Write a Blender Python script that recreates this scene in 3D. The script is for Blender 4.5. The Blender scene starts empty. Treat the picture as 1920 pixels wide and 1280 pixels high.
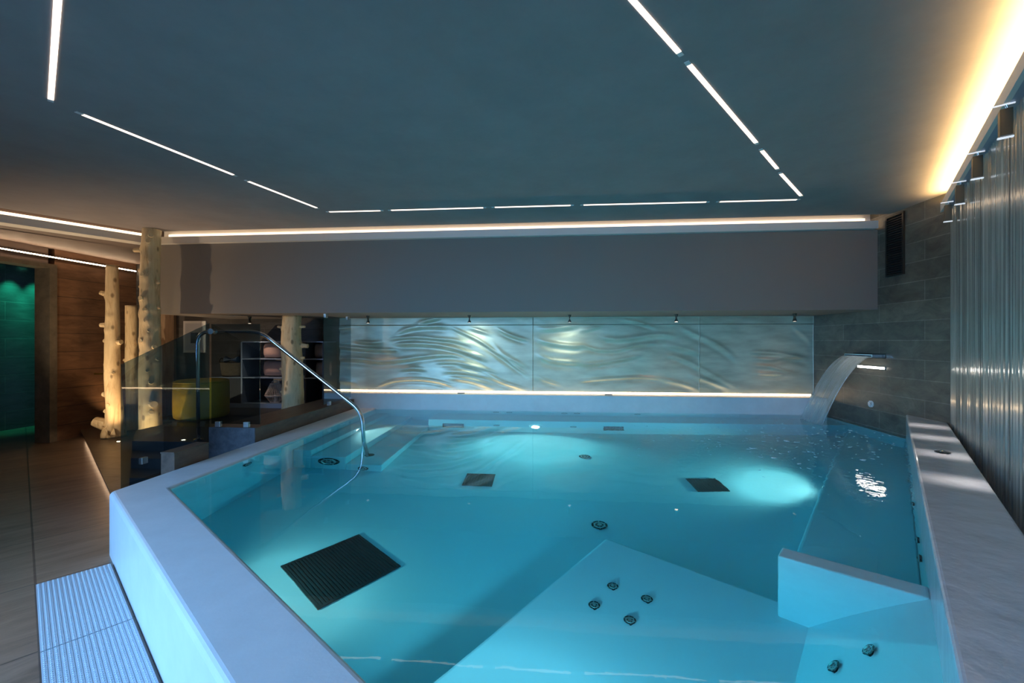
import bpy, bmesh, math, random
import numpy as np
from mathutils import Vector, Matrix

# ------------------------------------------------------------------ camera, world, light, exposure
S = bpy.context.scene
COL = S.collection
R = math.radians
cam_d = bpy.data.cameras.new('camera'); cam = bpy.data.objects.new('camera', cam_d); COL.objects.link(cam)
cam_d.sensor_width = 36.0; cam_d.lens = 15.1875; cam_d.clip_start = 0.02
cam.location = (0, 0, 1.45); cam.rotation_euler = (R(90), 0, R(5.0))
S.camera = cam
S.view_settings.view_transform = 'Standard'; S.view_settings.look = 'None'
S.view_settings.gamma = 1.0; S.view_settings.use_curve_mapping = False
S.view_settings.exposure = 0.0
S.cycles.use_denoising = True
S.cycles.max_bounces = 12; S.cycles.transmission_bounces = 10; S.cycles.transparent_max_bounces = 16
S.cycles.diffuse_bounces = 4; S.cycles.glossy_bounces = 4
S.cycles.sample_clamp_indirect = 4.0; S.cycles.blur_glossy = 0.6
W = bpy.data.worlds.new('world'); S.world = W; W.use_nodes = True
W.node_tree.nodes['Background'].inputs[0].default_value = (0.25, 0.5, 0.9, 1)
W.node_tree.nodes['Background'].inputs[1].default_value = 0.5

TH = R(36.3)                                    # the slanted part of the room (right curb, front curb)
EU = Vector((math.sin(TH), math.cos(TH))); EV = Vector((math.cos(TH), -math.sin(TH)))
def P(u, v): return (u*EU.x+v*EV.x, u*EU.y+v*EV.y)
def lamp(name, kind, loc, energy, color, aim=None, **kw):
    d = bpy.data.lights.new(name, kind); d.energy = energy; d.color = color
    for k, v in kw.items(): setattr(d, k, v)
    o = bpy.data.objects.new(name, d); COL.objects.link(o); o.location = loc
    if aim is not None: o.rotation_euler = Vector(aim).to_track_quat('-Z', 'Y').to_euler()
    return o
# daylight entering through the window behind the camera
_c = P(-3.25, -2.1)
lamp('daylight', 'AREA', (_c[0], _c[1], 1.70), 155, (0.24, 0.53, 1.0), (EU.x, EU.y, -0.50), shape='RECTANGLE', size=3.8, size_y=1.6, spread=R(98))

# ------------------------------------------------------------------ materials
MATS = {}
def newmat(name):
    m = bpy.data.materials.new(name); m.use_nodes = True; MATS[name] = m
    nt = m.node_tree; return m, nt, nt.nodes['Principled BSDF'], nt.nodes, nt.links
def pm(name, col, rough=.5, metal=0, bump=0, bscale=20, var=0, vscale=6, emit=None, estr=0, coat=0, spec=.5, detail=4, stretch=(1, 1, 1)):
    m, nt, b, N, L = newmat(name)
    b.inputs['Base Color'].default_value = (*col, 1); b.inputs['Roughness'].default_value = rough
    b.inputs['Metallic'].default_value = metal; b.inputs['Coat Weight'].default_value = coat
    b.inputs['Specular IOR Level'].default_value = spec
    if emit: b.inputs['Emission Color'].default_value = (*emit, 1); b.inputs['Emission Strength'].default_value = estr
    if bump or var:
        tc = N.new('ShaderNodeTexCoord'); mp = N.new('ShaderNodeMapping'); mp.inputs['Scale'].default_value = stretch
        L.new(tc.outputs['Object'], mp.inputs[0])
    if bump:
        n = N.new('ShaderNodeTexNoise'); n.inputs['Scale'].default_value = bscale; n.inputs['Detail'].default_value = detail
        L.new(mp.outputs[0], n.inputs[0])
        bp = N.new('ShaderNodeBump'); bp.inputs['Strength'].default_value = bump; bp.inputs['Distance'].default_value = .01
        L.new(n.outputs[0], bp.inputs['Height']); L.new(bp.outputs[0], b.inputs['Normal'])
    if var:
        n = N.new('ShaderNodeTexNoise'); n.inputs['Scale'].default_value = vscale; n.inputs['Detail'].default_value = 6
        n.inputs['Roughness'].default_value = .65
        L.new(mp.outputs[0], n.inputs[0])
        r = N.new('ShaderNodeValToRGB'); r.color_ramp.elements[0].position = .3; r.color_ramp.elements[1].position = .7
        r.color_ramp.elements[0].color = (*[c*(1-var) for c in col], 1); r.color_ramp.elements[1].color = (*[min(1, c*(1+var)) for c in col], 1)
        L.new(n.outputs[0], r.inputs[0]); L.new(r.outputs[0], b.inputs['Base Color'])
    return m
def tile(name, c1, c2, cm, w, h, axis, off=.5, rough=.45, mortar=.004, origin=(0, 0), rot=0, vein=.35, bump=.25, vs=(2.2, 9)):
    """stone tiles laid in courses; axis = which world axes give the brick u and v"""
    m, nt, b, N, L = newmat(name)
    tc = N.new('ShaderNodeTexCoord'); sp = N.new('ShaderNodeSeparateXYZ'); cb = N.new('ShaderNodeCombineXYZ')
    src = tc.outputs['Object']
    if rot:
        vr = N.new('ShaderNodeVectorRotate'); vr.rotation_type = 'Z_AXIS'; vr.inputs['Angle'].default_value = rot
        L.new(src, vr.inputs['Vector']); src = vr.outputs[0]
    L.new(src, sp.inputs[0])
    for i, a in enumerate(axis):
        ad = N.new('ShaderNodeMath'); ad.operation = 'ADD'; ad.inputs[1].default_value = origin[i]
        L.new(sp.outputs['XYZ'.index(a)], ad.inputs[0]); L.new(ad.outputs[0], cb.inputs[i])
    br = N.new('ShaderNodeTexBrick'); br.offset = off; br.offset_frequency = 2; br.squash = 1
    for k, v in (('Scale', 1), ('Mortar Size', mortar), ('Mortar Smooth', .1), ('Bias', 0), ('Brick Width', w), ('Row Height', h)): br.inputs[k].default_value = v
    br.inputs['Color1'].default_value = (*c1, 1); br.inputs['Color2'].default_value = (*c2, 1); br.inputs['Mortar'].default_value = (*cm, 1)
    L.new(cb.outputs[0], br.inputs['Vector'])
    mp = N.new('ShaderNodeMapping'); mp.inputs['Scale'].default_value = (vs[0], vs[1], 1); L.new(cb.outputs[0], mp.inputs[0])
    n = N.new('ShaderNodeTexNoise'); n.inputs['Scale'].default_value = 1; n.inputs['Detail'].default_value = 8; n.inputs['Roughness'].default_value = .7
    n.inputs['Distortion'].default_value = .8
    L.new(mp.outputs[0], n.inputs[0])
    r = N.new('ShaderNodeMapRange'); r.inputs[1].default_value = .3; r.inputs[2].default_value = .7; r.inputs[3].default_value = 1-vein; r.inputs[4].default_value = 1+vein
    L.new(n.outputs[0], r.inputs[0])
    mx = N.new('ShaderNodeVectorMath'); mx.operation = 'SCALE'; L.new(br.outputs['Color'], mx.inputs[0]); L.new(r.outputs[0], mx.inputs['Scale'])
    L.new(mx.outputs[0], b.inputs['Base Color'])
    b.inputs['Roughness'].default_value = rough
    bp = N.new('ShaderNodeBump'); bp.inputs['Strength'].default_value = bump; bp.inputs['Distance'].default_value = .01
    sm = N.new('ShaderNodeMath'); sm.operation = 'MULTIPLY_ADD'; sm.inputs[1].default_value = -1.2; L.new(br.outputs['Fac'], sm.inputs[0]); L.new(n.outputs[0], sm.inputs[2])
    L.new(sm.outputs[0], bp.inputs['Height']); L.new(bp.outputs[0], b.inputs['Normal'])
    return m
def emit(name, col, st):
    m, nt, b, N, L = newmat(name)
    b.inputs['Base Color'].default_value = (.8, .8, .8, 1)
    b.inputs['Emission Color'].default_value = (*col, 1); b.inputs['Emission Strength'].default_value = st
    return m
def tinted(name, col, ior=1.5, rough=0.0):
    m, nt, b, N, L = newmat(name); N.remove(b)
    t = N.new('ShaderNodeBsdfTransparent'); t.inputs[0].default_value = (*col, 1)
    g = N.new('ShaderNodeBsdfGlossy'); g.inputs['Roughness'].default_value = rough; g.inputs[0].default_value = (1, 1, 1, 1)
    f = N.new('ShaderNodeFresnel'); f.inputs[0].default_value = ior
    x = N.new('ShaderNodeMixShader'); ge = N.new('ShaderNodeNewGeometry'); iv = N.new('ShaderNodeMath'); iv.operation = 'SUBTRACT'; iv.inputs[0].default_value = 1; L.new(ge.outputs['Backfacing'], iv.inputs[1])
    mu = N.new('ShaderNodeMath'); mu.operation = 'MULTIPLY'; L.new(f.outputs[0], mu.inputs[0]); L.new(iv.outputs[0], mu.inputs[1]); L.new(mu.outputs[0], x.inputs[0]); L.new(t.outputs[0], x.inputs[1]); L.new(g.outputs[0], x.inputs[2])
    L.new(x.outputs[0], N['Material Output'].inputs[0]); return m

pm('plaster', (.31, .272, .265), .8, bump=.12, bscale=14, var=.08, vscale=3)
pm('bulkhead', (.215, .19, .17), .75, bump=.05, bscale=40)
pm('cornice', (.72, .68, .62), .6)
pm('brown_soffit', (.16, .115, .095), .7)
pm('white_acrylic', (.74, .77, .79), .38, var=.05, vscale=5, bump=.05, bscale=60)
pm('wet_acrylic', (.76, .76, .80), .22, bump=1.0, bscale=6, var=.05, stretch=(1, 1, 1), coat=.4)
pm('liner', (.72, .78, .80), .5)
tile('stone_right', (.140, .118, .088), (.088, .080, .062), (.20, .18, .15), 1.25, .209, 'YZ', origin=(-.101+.25, -.0), rough=.42, vein=.45, vs=(4, 7))
tile('stone_back', (.07, .065, .06), (.055, .05, .048), (.10, .095, .09), 1.2, .209, 'XZ', rough=.4, vein=.4)
tile('brown_tile', (.24, .13, .072), (.18, .10, .058), (.06, .04, .03), 1.6, .27, 'YZ', rough=.4, vein=.4, origin=(0, .05))
tile('green_tile', (.09, .09, .09), (.075, .075, .075), (.15, .15, .15), 1.8, .30, 'YZ', rough=.25, vein=.3)
tile('floor_tile', (.20, .14, .10), (.165, .12, .09), (.06, .05, .045), .85, .9, 'XY', off=0, rot=TH, rough=.28, vein=.45, vs=(8, 1.6), origin=(.45, -.06), bump=.15, mortar=.006)
tile('deck_tile', (.14, .105, .08), (.12, .09, .07), (.03, .025, .02), 1.2, .6, 'XY', rough=.35, vein=.4, vs=(2, 8))
pm('bench_brown', (.13, .085, .062), .45, var=.35, vscale=4, bump=.1, bscale=30, stretch=(4, 1, 4))
pm('bench_grey', (.085, .09, .105), .7, var=.35, vscale=14, bump=.3, bscale=60)
pm('dark_stone', (.03, .027, .026), .5, var=.2, vscale=8)
pm('steel', (.72, .73, .74), .16, 1)
pm('brushed_steel', (.62, .61, .58), .35, 1)
pm('dark_metal', (.05, .045, .038), .4, .7)
pm('olive_metal', (.10, .09, .065), .35, .6)
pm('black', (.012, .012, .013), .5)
pm('grille_dark', (.025, .03, .032), .35, .3)
pm('jet_dark', (.03, .035, .036), .3, .4)
pm('gold', (.75, .50, .14), .32, 1)
pm('yellow_fabric', (.55, .38, .03), .9, bump=.2, bscale=180, var=.1, vscale=20)
pm('cushion_fabric', (.36, .22, .18), .95, bump=.25, bscale=120, var=.12, vscale=10)
pm('rattan', (.55, .42, .34), .7, var=.2, vscale=40)
pm('wicker', (.20, .15, .09), .8, bump=.6, bscale=120, var=.4, vscale=60)
pm('towel_blue', (.12, .17, .26), .95)
pm('blue_steel', (.30, .36, .46), .4, .3)
pm('shelf_dark', (.035, .037, .05), .5)
pm('white_paint', (.75, .74, .72), .5)
pm('art_dark', (.08, .08, .09), .6)
pm('art_paper', (.55, .56, .58), .6)
pm('mat_plastic', (.50, .54, .58), .45)
pm('foam', (.75, .85, .87), .4)
pm('white_plastic', (.8, .82, .82), .35)
pm('stone_frame', (.17, .145, .105), .5, var=.25, vscale=9)
pm('tan_wood', (.28, .19, .12), .5, var=.3, vscale=5, stretch=(6, 6, .6))
emit('led_warm', (1, .80, .62), 2.3)
emit('led_hall', (1, .72, .46), 60.0)
emit('led_step', (1, .66, .40), 7.0)
emit('led_cove', (1, .66, .26), 170.0)
emit('led_cove_soft', (1, .72, .46), 2.6)
emit('led_ledge', (1, .70, .42), 14.0)
emit('led_white', (1, .93, .82), 26.0)
emit('blade_glow', (.9, .94, 1), .7)
emit('lens_warm', (1, .80, .55), 6.0)
emit('lens_dim', (1, .80, .60), .8)
emit('lens_green', (.15, 1, .65), 6.0)
emit('lens_pool', (.90, 1, .95), 50.0)
tinted('tinted_glass', (.50, .57, .61))
tinted('clear_glass', (.92, .96, .97))
tinted('smoky_glass', (.66, .74, .78))

def wood_mat():
    m, nt, b, N, L = newmat('bare_wood')
    tc = N.new('ShaderNodeTexCoord'); mp = N.new('ShaderNodeMapping'); mp.inputs['Scale'].default_value = (9, 9, 1.3); L.new(tc.outputs['Object'], mp.inputs[0])
    n = N.new('ShaderNodeTexNoise'); n.inputs['Scale'].default_value = 1.6; n.inputs['Detail'].default_value = 9; n.inputs['Roughness'].default_value = .7; n.inputs['Distortion'].default_value = 1.2
    L.new(mp.outputs[0], n.inputs[0])
    r = N.new('ShaderNodeValToRGB'); e = r.color_ramp.elements
    e[0].position = .28; e[0].color = (.38, .22, .09, 1); e[1].position = .62; e[1].color = (.80, .62, .36, 1)
    k = e.new(.45); k.color = (.70, .52, .29, 1)
    L.new(n.outputs[0], r.inputs[0])
    v = N.new('ShaderNodeTexVoronoi'); v.inputs['Scale'].default_value = 1.0
    mp2 = N.new('ShaderNodeMapping'); mp2.inputs['Scale'].default_value = (9, 9, 5); L.new(tc.outputs['Object'], mp2.inputs[0]); L.new(mp2.outputs[0], v.inputs[0])
    kr = N.new('ShaderNodeMapRange'); kr.inputs[1].default_value = .10; kr.inputs[2].default_value = .22; kr.inputs[3].default_value = .75; kr.inputs[4].default_value = 0
    L.new(v.outputs['Distance'], kr.inputs[0])
    mx = N.new('ShaderNodeMix'); mx.data_type = 'RGBA'; L.new(kr.outputs[0], mx.inputs[0]); L.new(r.outputs[0], mx.inputs[6]); mx.inputs[7].default_value = (.13, .07, .03, 1)
    L.new(mx.outputs[2], b.inputs['Base Color']); b.inputs['Roughness'].default_value = .65
    bp = N.new('ShaderNodeBump'); bp.inputs['Strength'].default_value = .5; bp.inputs['Distance'].default_value = .01
    L.new(n.outputs[0], bp.inputs['Height']); L.new(bp.outputs[0], b.inputs['Normal'])
wood_mat()
def relief_mat():
    m, nt, b, N, L = newmat('pearl_relief')
    tc = N.new('ShaderNodeTexCoord'); mp = N.new('ShaderNodeMapping'); mp.inputs['Scale'].default_value = (1.2, 1.2, 5); L.new(tc.outputs['Object'], mp.inputs[0])
    n = N.new('ShaderNodeTexNoise'); n.inputs['Scale'].default_value = 2.2; n.inputs['Detail'].default_value = 7; L.new(mp.outputs[0], n.inputs[0])
    r = N.new('ShaderNodeValToRGB'); e = r.color_ramp.elements
    e[0].position = .3; e[0].color = (.58, .58, .43, 1); e[1].position = .7; e[1].color = (.80, .82, .64, 1)
    L.new(n.outputs[0], r.inputs[0]); L.new(r.outputs[0], b.inputs['Base Color'])
    b.inputs['Metallic'].default_value = .4; b.inputs['Roughness'].default_value = .42
relief_mat()
def curtain_mat():
    m, nt, b, N, L = newmat('wet_wall')
    tc = N.new('ShaderNodeTexCoord'); mp = N.new('ShaderNodeMapping'); mp.inputs['Scale'].default_value = (6, 6, .7); L.new(tc.outputs['Object'], mp.inputs[0])
    n = N.new('ShaderNodeTexNoise'); n.inputs['Scale'].default_value = 1.3; n.inputs['Detail'].default_value = 8; n.inputs['Roughness'].default_value = .7; L.new(mp.outputs[0], n.inputs[0])
    r = N.new('ShaderNodeValToRGB'); e = r.color_ramp.elements
    e[0].position = .3; e[0].color = (.34, .32, .27, 1); e[1].position = .7; e[1].color = (.68, .65, .56, 1)
    L.new(n.outputs[0], r.inputs[0]); L.new(r.outputs[0], b.inputs['Base Color'])
    b.inputs['Roughness'].default_value = .25; b.inputs['Metallic'].default_value = .3; b.inputs['Coat Weight'].default_value = .6; b.inputs['Coat Roughness'].default_value = .1
curtain_mat()
def water_mat():
    m, nt, b, N, L = newmat('water'); N.remove(b)
    g = N.new('ShaderNodeBsdfGlass'); g.inputs['IOR'].default_value = 1.33; g.inputs['Roughness'].default_value = 0.0
    tc = N.new('ShaderNodeTexCoord')
    n1 = N.new('ShaderNodeTexNoise'); n1.inputs['Scale'].default_value = 2.2; n1.inputs['Detail'].default_value = 2; L.new(tc.outputs['Object'], n1.inputs[0])
    n2 = N.new('ShaderNodeTexNoise'); n2.inputs['Scale'].default_value = 13; n2.inputs['Detail'].default_value = 3; L.new(tc.outputs['Object'], n2.inputs[0])
    d = N.new('ShaderNodeVectorMath'); d.operation = 'DISTANCE'; d.inputs[1].default_value = (3.3, 5.3, .41); L.new(tc.outputs['Object'], d.inputs[0])
    fr = N.new('ShaderNodeMapRange'); fr.inputs[1].default_value = .6; fr.inputs[2].default_value = 3.2; fr.inputs[3].default_value = 1.5; fr.inputs[4].default_value = .03; L.new(d.outputs['Value'], fr.inputs[0])
    mu = N.new('ShaderNodeMath'); mu.operation = 'MULTIPLY'; L.new(n2.outputs[0], mu.inputs[0]); L.new(fr.outputs[0], mu.inputs[1])
    ad = N.new('ShaderNodeMath'); ad.operation = 'ADD'; lo = N.new('ShaderNodeMath'); lo.operation = 'MULTIPLY'; lo.inputs[1].default_value = .35; L.new(n1.outputs[0], lo.inputs[0])
    L.new(mu.outputs[0], ad.inputs[0]); L.new(lo.outputs[0], ad.inputs[1])
    bp = N.new('ShaderNodeBump'); bp.inputs['Strength'].default_value = .06; bp.inputs['Distance'].default_value = .06
    L.new(ad.outputs[0], bp.inputs['Height']); L.new(bp.outputs[0], g.inputs['Normal'])
    L.new(g.outputs[0], N['Material Output'].inputs['Surface'])
    va = N.new('ShaderNodeVolumeAbsorption'); va.inputs['Color'].default_value = (.05, .82, .91, 1); va.inputs['Density'].default_value = .85
    L.new(va.outputs[0], N['Material Output'].inputs['Volume'])
water_mat()
def sheet_mat():
    m, nt, b, N, L = newmat('falling_water'); N.remove(b)
    t = N.new('ShaderNodeBsdfTransparent'); t.inputs[0].default_value = (.92, .96, .97, 1)
    d = N.new('ShaderNodeBsdfTranslucent'); d.inputs[0].default_value = (.85, .92, .95, 1)
    df = N.new('ShaderNodeBsdfDiffuse'); df.inputs[0].default_value = (.85, .92, .95, 1)
    gl = N.new('ShaderNodeBsdfGlossy'); gl.inputs['Roughness'].default_value = .15
    tc = N.new('ShaderNodeTexCoord'); mp = N.new('ShaderNodeMapping'); mp.inputs['Scale'].default_value = (60, 2.0, 1); L.new(tc.outputs['UV'], mp.inputs[0])
    n = N.new('ShaderNodeTexNoise'); n.inputs['Scale'].default_value = 1; n.inputs['Detail'].default_value = 4; L.new(mp.outputs[0], n.inputs[0])
    r = N.new('ShaderNodeMapRange'); r.inputs[1].default_value = .35; r.inputs[2].default_value = .75; r.inputs[3].default_value = .12; r.inputs[4].default_value = .75; L.new(n.outputs[0], r.inputs[0])
    a1 = N.new('ShaderNodeMixShader'); a1.inputs[0].default_value = .5; L.new(d.outputs[0], a1.inputs[1]); L.new(df.outputs[0], a1.inputs[2])
    a2 = N.new('ShaderNodeMixShader'); a2.inputs[0].default_value = .4; L.new(a1.outputs[0], a2.inputs[1]); L.new(gl.outputs[0], a2.inputs[2])
    a3 = N.new('ShaderNodeMixShader'); L.new(r.outputs[0], a3.inputs[0]); L.new(t.outputs[0], a3.inputs[1]); L.new(a2.outputs[0], a3.inputs[2])
    bp = N.new('ShaderNodeBump'); bp.inputs['Strength'].default_value = .4; bp.inputs['Distance'].default_value = .02; L.new(n.outputs[0], bp.inputs['Height']); L.new(bp.outputs[0], gl.inputs['Normal'])
    L.new(a3.outputs[0], N['Material Output'].inputs[0])
sheet_mat()

# ------------------------------------------------------------------ helpers
def link(name, bm, mat, parent=None, smooth=False, bevel=0, segs=2):
    me = bpy.data.meshes.new(name); bmesh.ops.recalc_face_normals(bm, faces=bm.faces); bm.to_mesh(me); bm.free()
    me.materials.append(MATS[mat]); o = bpy.data.objects.new(name, me); COL.objects.link(o)
    if smooth:
        for p in me.polygons: p.use_smooth = True
    if bevel:
        b = o.modifiers.new('bevel', 'BEVEL'); b.width = bevel; b.segments = segs; b.limit_method = 'ANGLE'; b.angle_limit = R(40)
    if parent is not None: o.parent = parent; o.matrix_parent_inverse = parent.matrix_world.inverted() if False else Matrix.Translation(-Vector(parent.location))
    return o
def tag(o, label, cat, group=None, kind=None):
    o['label'] = label; o['category'] = cat
    if group: o['group'] = group
    if kind: o['kind'] = kind
    return o
def thing(name, loc, label, cat, group=None):
    o = bpy.data.objects.new(name, None); COL.objects.link(o); o.location = loc; o.empty_display_size = .1
    return tag(o, label, cat, group)
def struct(name, bm, mat, **kw):
    o = link(name, bm, mat, **kw); o['kind'] = 'structure'; return o
def prism(pts, z0, z1, bm=None):
    bm = bm or bmesh.new()
    a = [bm.verts.new((p[0], p[1], z0)) for p in pts]; b = [bm.verts.new((p[0], p[1], z1)) for p in pts]
    bm.faces.new(a); bm.faces.new(b); n = len(pts)
    for i in range(n): bm.faces.new((a[i], a[(i+1) % n], b[(i+1) % n], b[i]))
    return bm
def box(x0, x1, y0, y1, z0, z1, bm=None): return prism([(x0, y0), (x1, y0), (x1, y1), (x0, y1)], z0, z1, bm)
def obox(c, ux, uy, uz, bm=None):
    """oriented box: centre and three half-axis vectors"""
    bm = bm or bmesh.new(); c = Vector(c); ux, uy, uz = Vector(ux), Vector(uy), Vector(uz); v = {}
    for i in (-1, 1):
        for j in (-1, 1):
            for k in (-1, 1): v[i, j, k] = bm.verts.new(c+i*ux+j*uy+k*uz)
    for f in (((-1, -1, -1), (-1, 1, -1), (1, 1, -1), (1, -1, -1)), ((-1, -1, 1), (1, -1, 1), (1, 1, 1), (-1, 1, 1)), ((-1, -1, -1), (1, -1, -1), (1, -1, 1), (-1, -1, 1)),
              ((-1, 1, -1), (-1, 1, 1), (1, 1, 1), (1, 1, -1)), ((-1, -1, -1), (-1, -1, 1), (-1, 1, 1), (-1, 1, -1)), ((1, -1, -1), (1, 1, -1), (1, 1, 1), (1, -1, 1))):
        bm.faces.new([v[i] for i in f])
    return bm
def frame_of(d):
    d = Vector(d).normalized(); up = Vector((0, 0, 1)) if abs(d.z) < .95 else Vector((1, 0, 0))
    a = d.cross(up).normalized(); return d, a, a.cross(d).normalized()
def tube(pts, rad, bm=None, n=14, cap=True):
    bm = bm or bmesh.new(); pts = [Vector(p) for p in pts]; rings = []; pa = None
    for i, p in enumerate(pts):
        t = (pts[min(i+1, len(pts)-1)]-pts[max(i-1, 0)]).normalized()
        if pa is None: _, a, b = frame_of(t)
        else:
            a = (pa-t*pa.dot(t)).normalized(); b = t.cross(a)
        pa = a; r = rad[i] if isinstance(rad, (list, tuple)) else rad
        rings.append([bm.verts.new(p+r*(math.cos(2*math.pi*k/n)*a+math.sin(2*math.pi*k/n)*b)) for k in range(n)])
    for q in range(len(rings)-1):
        for k in range(n): bm.faces.new((rings[q][k], rings[q][(k+1) % n], rings[q+1][(k+1) % n], rings[q+1][k]))
    if cap: bm.faces.new(rings[0]); bm.faces.new(rings[-1])
    return bm
def cyl(p, d, r, h, bm=None, n=24): d = Vector(d).normalized(); return tube([Vector(p), Vector(p)+d*h], r, bm, n)
def arc(path, r, n=6):
    """rounds the inner corners of a polyline"""
    P_ = [Vector(p) for p in path]; out = [P_[0]]
    for i in range(1, len(P_)-1):
        a = (P_[i-1]-P_[i]); b = (P_[i+1]-P_[i]); k = min(r, a.length*.45, b.length*.45); a.normalize(); b.normalize()
        for j in range(n+1):
            t = j/n; out.append((1-t)**2*(P_[i]+a*k)+2*t*(1-t)*P_[i]+t*t*(P_[i]+b*k))
    return out+[P_[-1]]
def hsh(*a): return random.Random(hash(tuple(round(x, 4) if isinstance(x, float) else x for x in a))).random()

# ------------------------------------------------------------------ the room
SX = 3.886; YB = 6.90; YP = 6.44; ZC = 2.91; WZ = .41
D34 = Vector((math.sin(R(34.3)), math.cos(R(34.3)))); N34 = Vector((D34.y, -D34.x))     # along / behind the wet wall
C1 = (-1.196, -2.844); C2 = (-7.15, 1.53)
# floor of the hall, wrapping the pool on two sides
fp = [P(.41, 1.0), P(.41, -3.985), (-2.99, 2.70), (-2.99, 7.0), (-7.36, 7.0), (-7.36, 7.8), (-9.4, 7.8), (-9.4, 1.0), (-7.4, .9), (-1.2, -3.6), (.9, -2.2)]
struct('floor', prism(fp, -.12, 0), 'floor_tile')
struct('wall_right', prism([(SX, 4.45), (SX, 7.1), (SX+.2, 7.1), (SX+.2, 4.45)], -.7, 3.1), 'stone_right')
struct('wall_back', box(-7.6, SX, YB, YB+.2, -.1, 3.1), 'stone_back')
wl = prism([(-7.15, 5.66), (-7.15, YB), (-7.35, YB), (-7.35, 5.66)], -.1, 3.1)
struct('wall_left', wl, 'brown_tile')
bm = prism([(-7.15, 3.9), (-7.15, 5.58), (-7.35, 5.58), (-7.35, 3.9)], 2.53, 3.1)
prism([(-7.15, 1.2), (-7.15, 3.9), (-7.35, 3.9), (-7.35, 1.2)], -.1, 3.1, bm)
struct('wall_left_lintel', bm, 'brown_soffit')
bm = box(-7.36, -7.12, 5.575, 5.67, 0, 2.56); box(-7.36, -7.12, 3.88, 5.575, 2.50, 2.56, bm)
struct('trim_5', bm, 'stone_frame')
# shower room seen through the doorway
bm = box(-9.0, -8.85, 3.6, 7.75, -.1, 2.75); struct('wall_shower', bm, 'green_tile')
bm = box(-8.85, -7.36, 7.6, 7.75, -.1, 2.75); struct('wall_shower_end', bm, 'stone_back')
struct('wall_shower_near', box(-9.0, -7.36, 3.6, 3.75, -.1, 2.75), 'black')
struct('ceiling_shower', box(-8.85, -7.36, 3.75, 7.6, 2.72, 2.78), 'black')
# wall behind the camera with the big window
def alongfront(v0, v1, z0, z1, bm=None): return prism([P(-3.0, v0), P(-3.0, v1), P(-3.2, v1), P(-3.2, v0)], z0, z1, bm)
bm = alongfront(.75, -.15, -.1, 3.1); alongfront(-4.05, -6.75, -.1, 3.1, bm); alongfront(-.15, -4.05, -.1, .12, bm); alongfront(-.15, -4.05, 2.5, 3.1, bm)
struct('wall_front', bm, 'white_paint')
bm = bmesh.new()
for v0, v1 in ((-.15, -.23), (-2.06, -2.14), (-3.97, -4.05)): prism([P(-3.04, v0), P(-3.04, v1), P(-3.1, v1), P(-3.1, v0)], .12, 2.5, bm)
for z0, z1 in ((.12, .18), (2.44, 2.5)): prism([P(-3.041, -.23), P(-3.041, -3.97), P(-3.099, -3.97), P(-3.099, -.23)], z0, z1, bm)
w1 = struct('window_1', bm, 'dark_metal')
link('pane', prism([P(-3.065, -.23), P(-3.065, -3.97), P(-3.075, -3.97), P(-3.075, -.23)], .18, 2.44), 'clear_glass', w1)
# ceiling: main slab with recess edges, low ceiling of the hall, cap above everything
LD = Vector((-.518, -.855)).normalized(); LN = Vector((LD.y, -LD.x))      # left cornice direction, LN points into the hall
if LN.x > 0: LN = -LN
LC = Vector((-5.40, 5.45))
def L_(t, n): q = LC+LD*t+LN*n; return (q.x, q.y)
yE = 5.31
cA = Vector(L_(0, -.13)); t0 = (yE-cA.y)/LD.y; cA = cA+LD*t0
main = [(SX+.15, yE), (SX+.15, 4.4), (-1.1, -3.0), (-7.3, 1.4), L_(3.6, -.13), (cA.x, cA.y)]
struct('ceiling', prism(main, ZC, 3.1), 'plaster')
bm = prism([(SX+.3, 7.2), (SX+.3, 4.4), (-1.0, -3.3), (-9.2, 1.4), (-9.2, 7.2)], 3.1, 3.2)
struct('ceiling_cap', bm, 'white_paint')
bm = prism([L_(-.2, .22), L_(3.75, .22), (-7.4, 2.4), (-7.4, 7.0), (-5.42, 7.0), (-5.42, 5.58)], 2.79, 3.1)
struct('ceiling_low', bm, 'brown_soffit')
# bulkhead beam over the far end of the pool, and its soffit back to the wall
struct('trim_1', box(-5.40, SX, 5.50, YB, 1.83, 2.78), 'bulkhead')
bm = box(-5.40, SX, 5.62, 5.75, 2.78, 3.1); struct('trim_6', bm, 'white_paint')
# cornices hiding the cove lights
c = thing('cornice', (-.75, 5.45, 2.78), 'long pale cornice ledge along the top of the grey bulkhead, holding the far cove light', 'cornice')
link('cornice_lip', box(-5.40, SX-.04, 5.43, 5.46, 2.78, 2.87), 'cornice', c)
link('cornice_shelf', box(-5.40, SX-.04, 5.46, 5.62, 2.781, 2.80), 'cornice', c)
link('light_strip', box(-5.3, SX-.08, 5.59, 5.60, 2.83, 2.94), 'led_cove_soft', c)
def along(L0, n0, n1, t0, t1, D, N): return [tuple(L0+D*t0+N*n0), tuple(L0+D*t1+N*n0), tuple(L0+D*t1+N*n1), tuple(L0+D*t0+N*n1)]
c = thing('cornice', (*L_(1.6, 0), 2.78), 'pale cornice ledge over the left hall meeting the tall trunk, holding the left cove light', 'cornice')
link('cornice_lip', prism(along(LC, 0, .03, 0, 3.3, LD, LN), 2.78, 2.87), 'cornice', c)
link('cornice_shelf', prism(along(LC, .03, .215, 0, 3.3, LD, LN), 2.781, 2.80), 'cornice', c)
link('light_strip', prism(along(LC, .19, .20, 0, 3.25, LD, LN), 2.83, 2.94), 'led_cove_soft', c)
TC = Vector((SX, 4.672)); WC = Vector((SX, 4.56))
def T_(t, n): q = TC-D34*t+N34*n; return (q.x, q.y)
def Wp(t, n): q = WC-D34*t+N34*n; return (q.x, q.y)
def quad34(f, t0, t1, n0, n1): return [f(t0, n0), f(t1, n0), f(t1, n1), f(t0, n1)]
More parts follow.
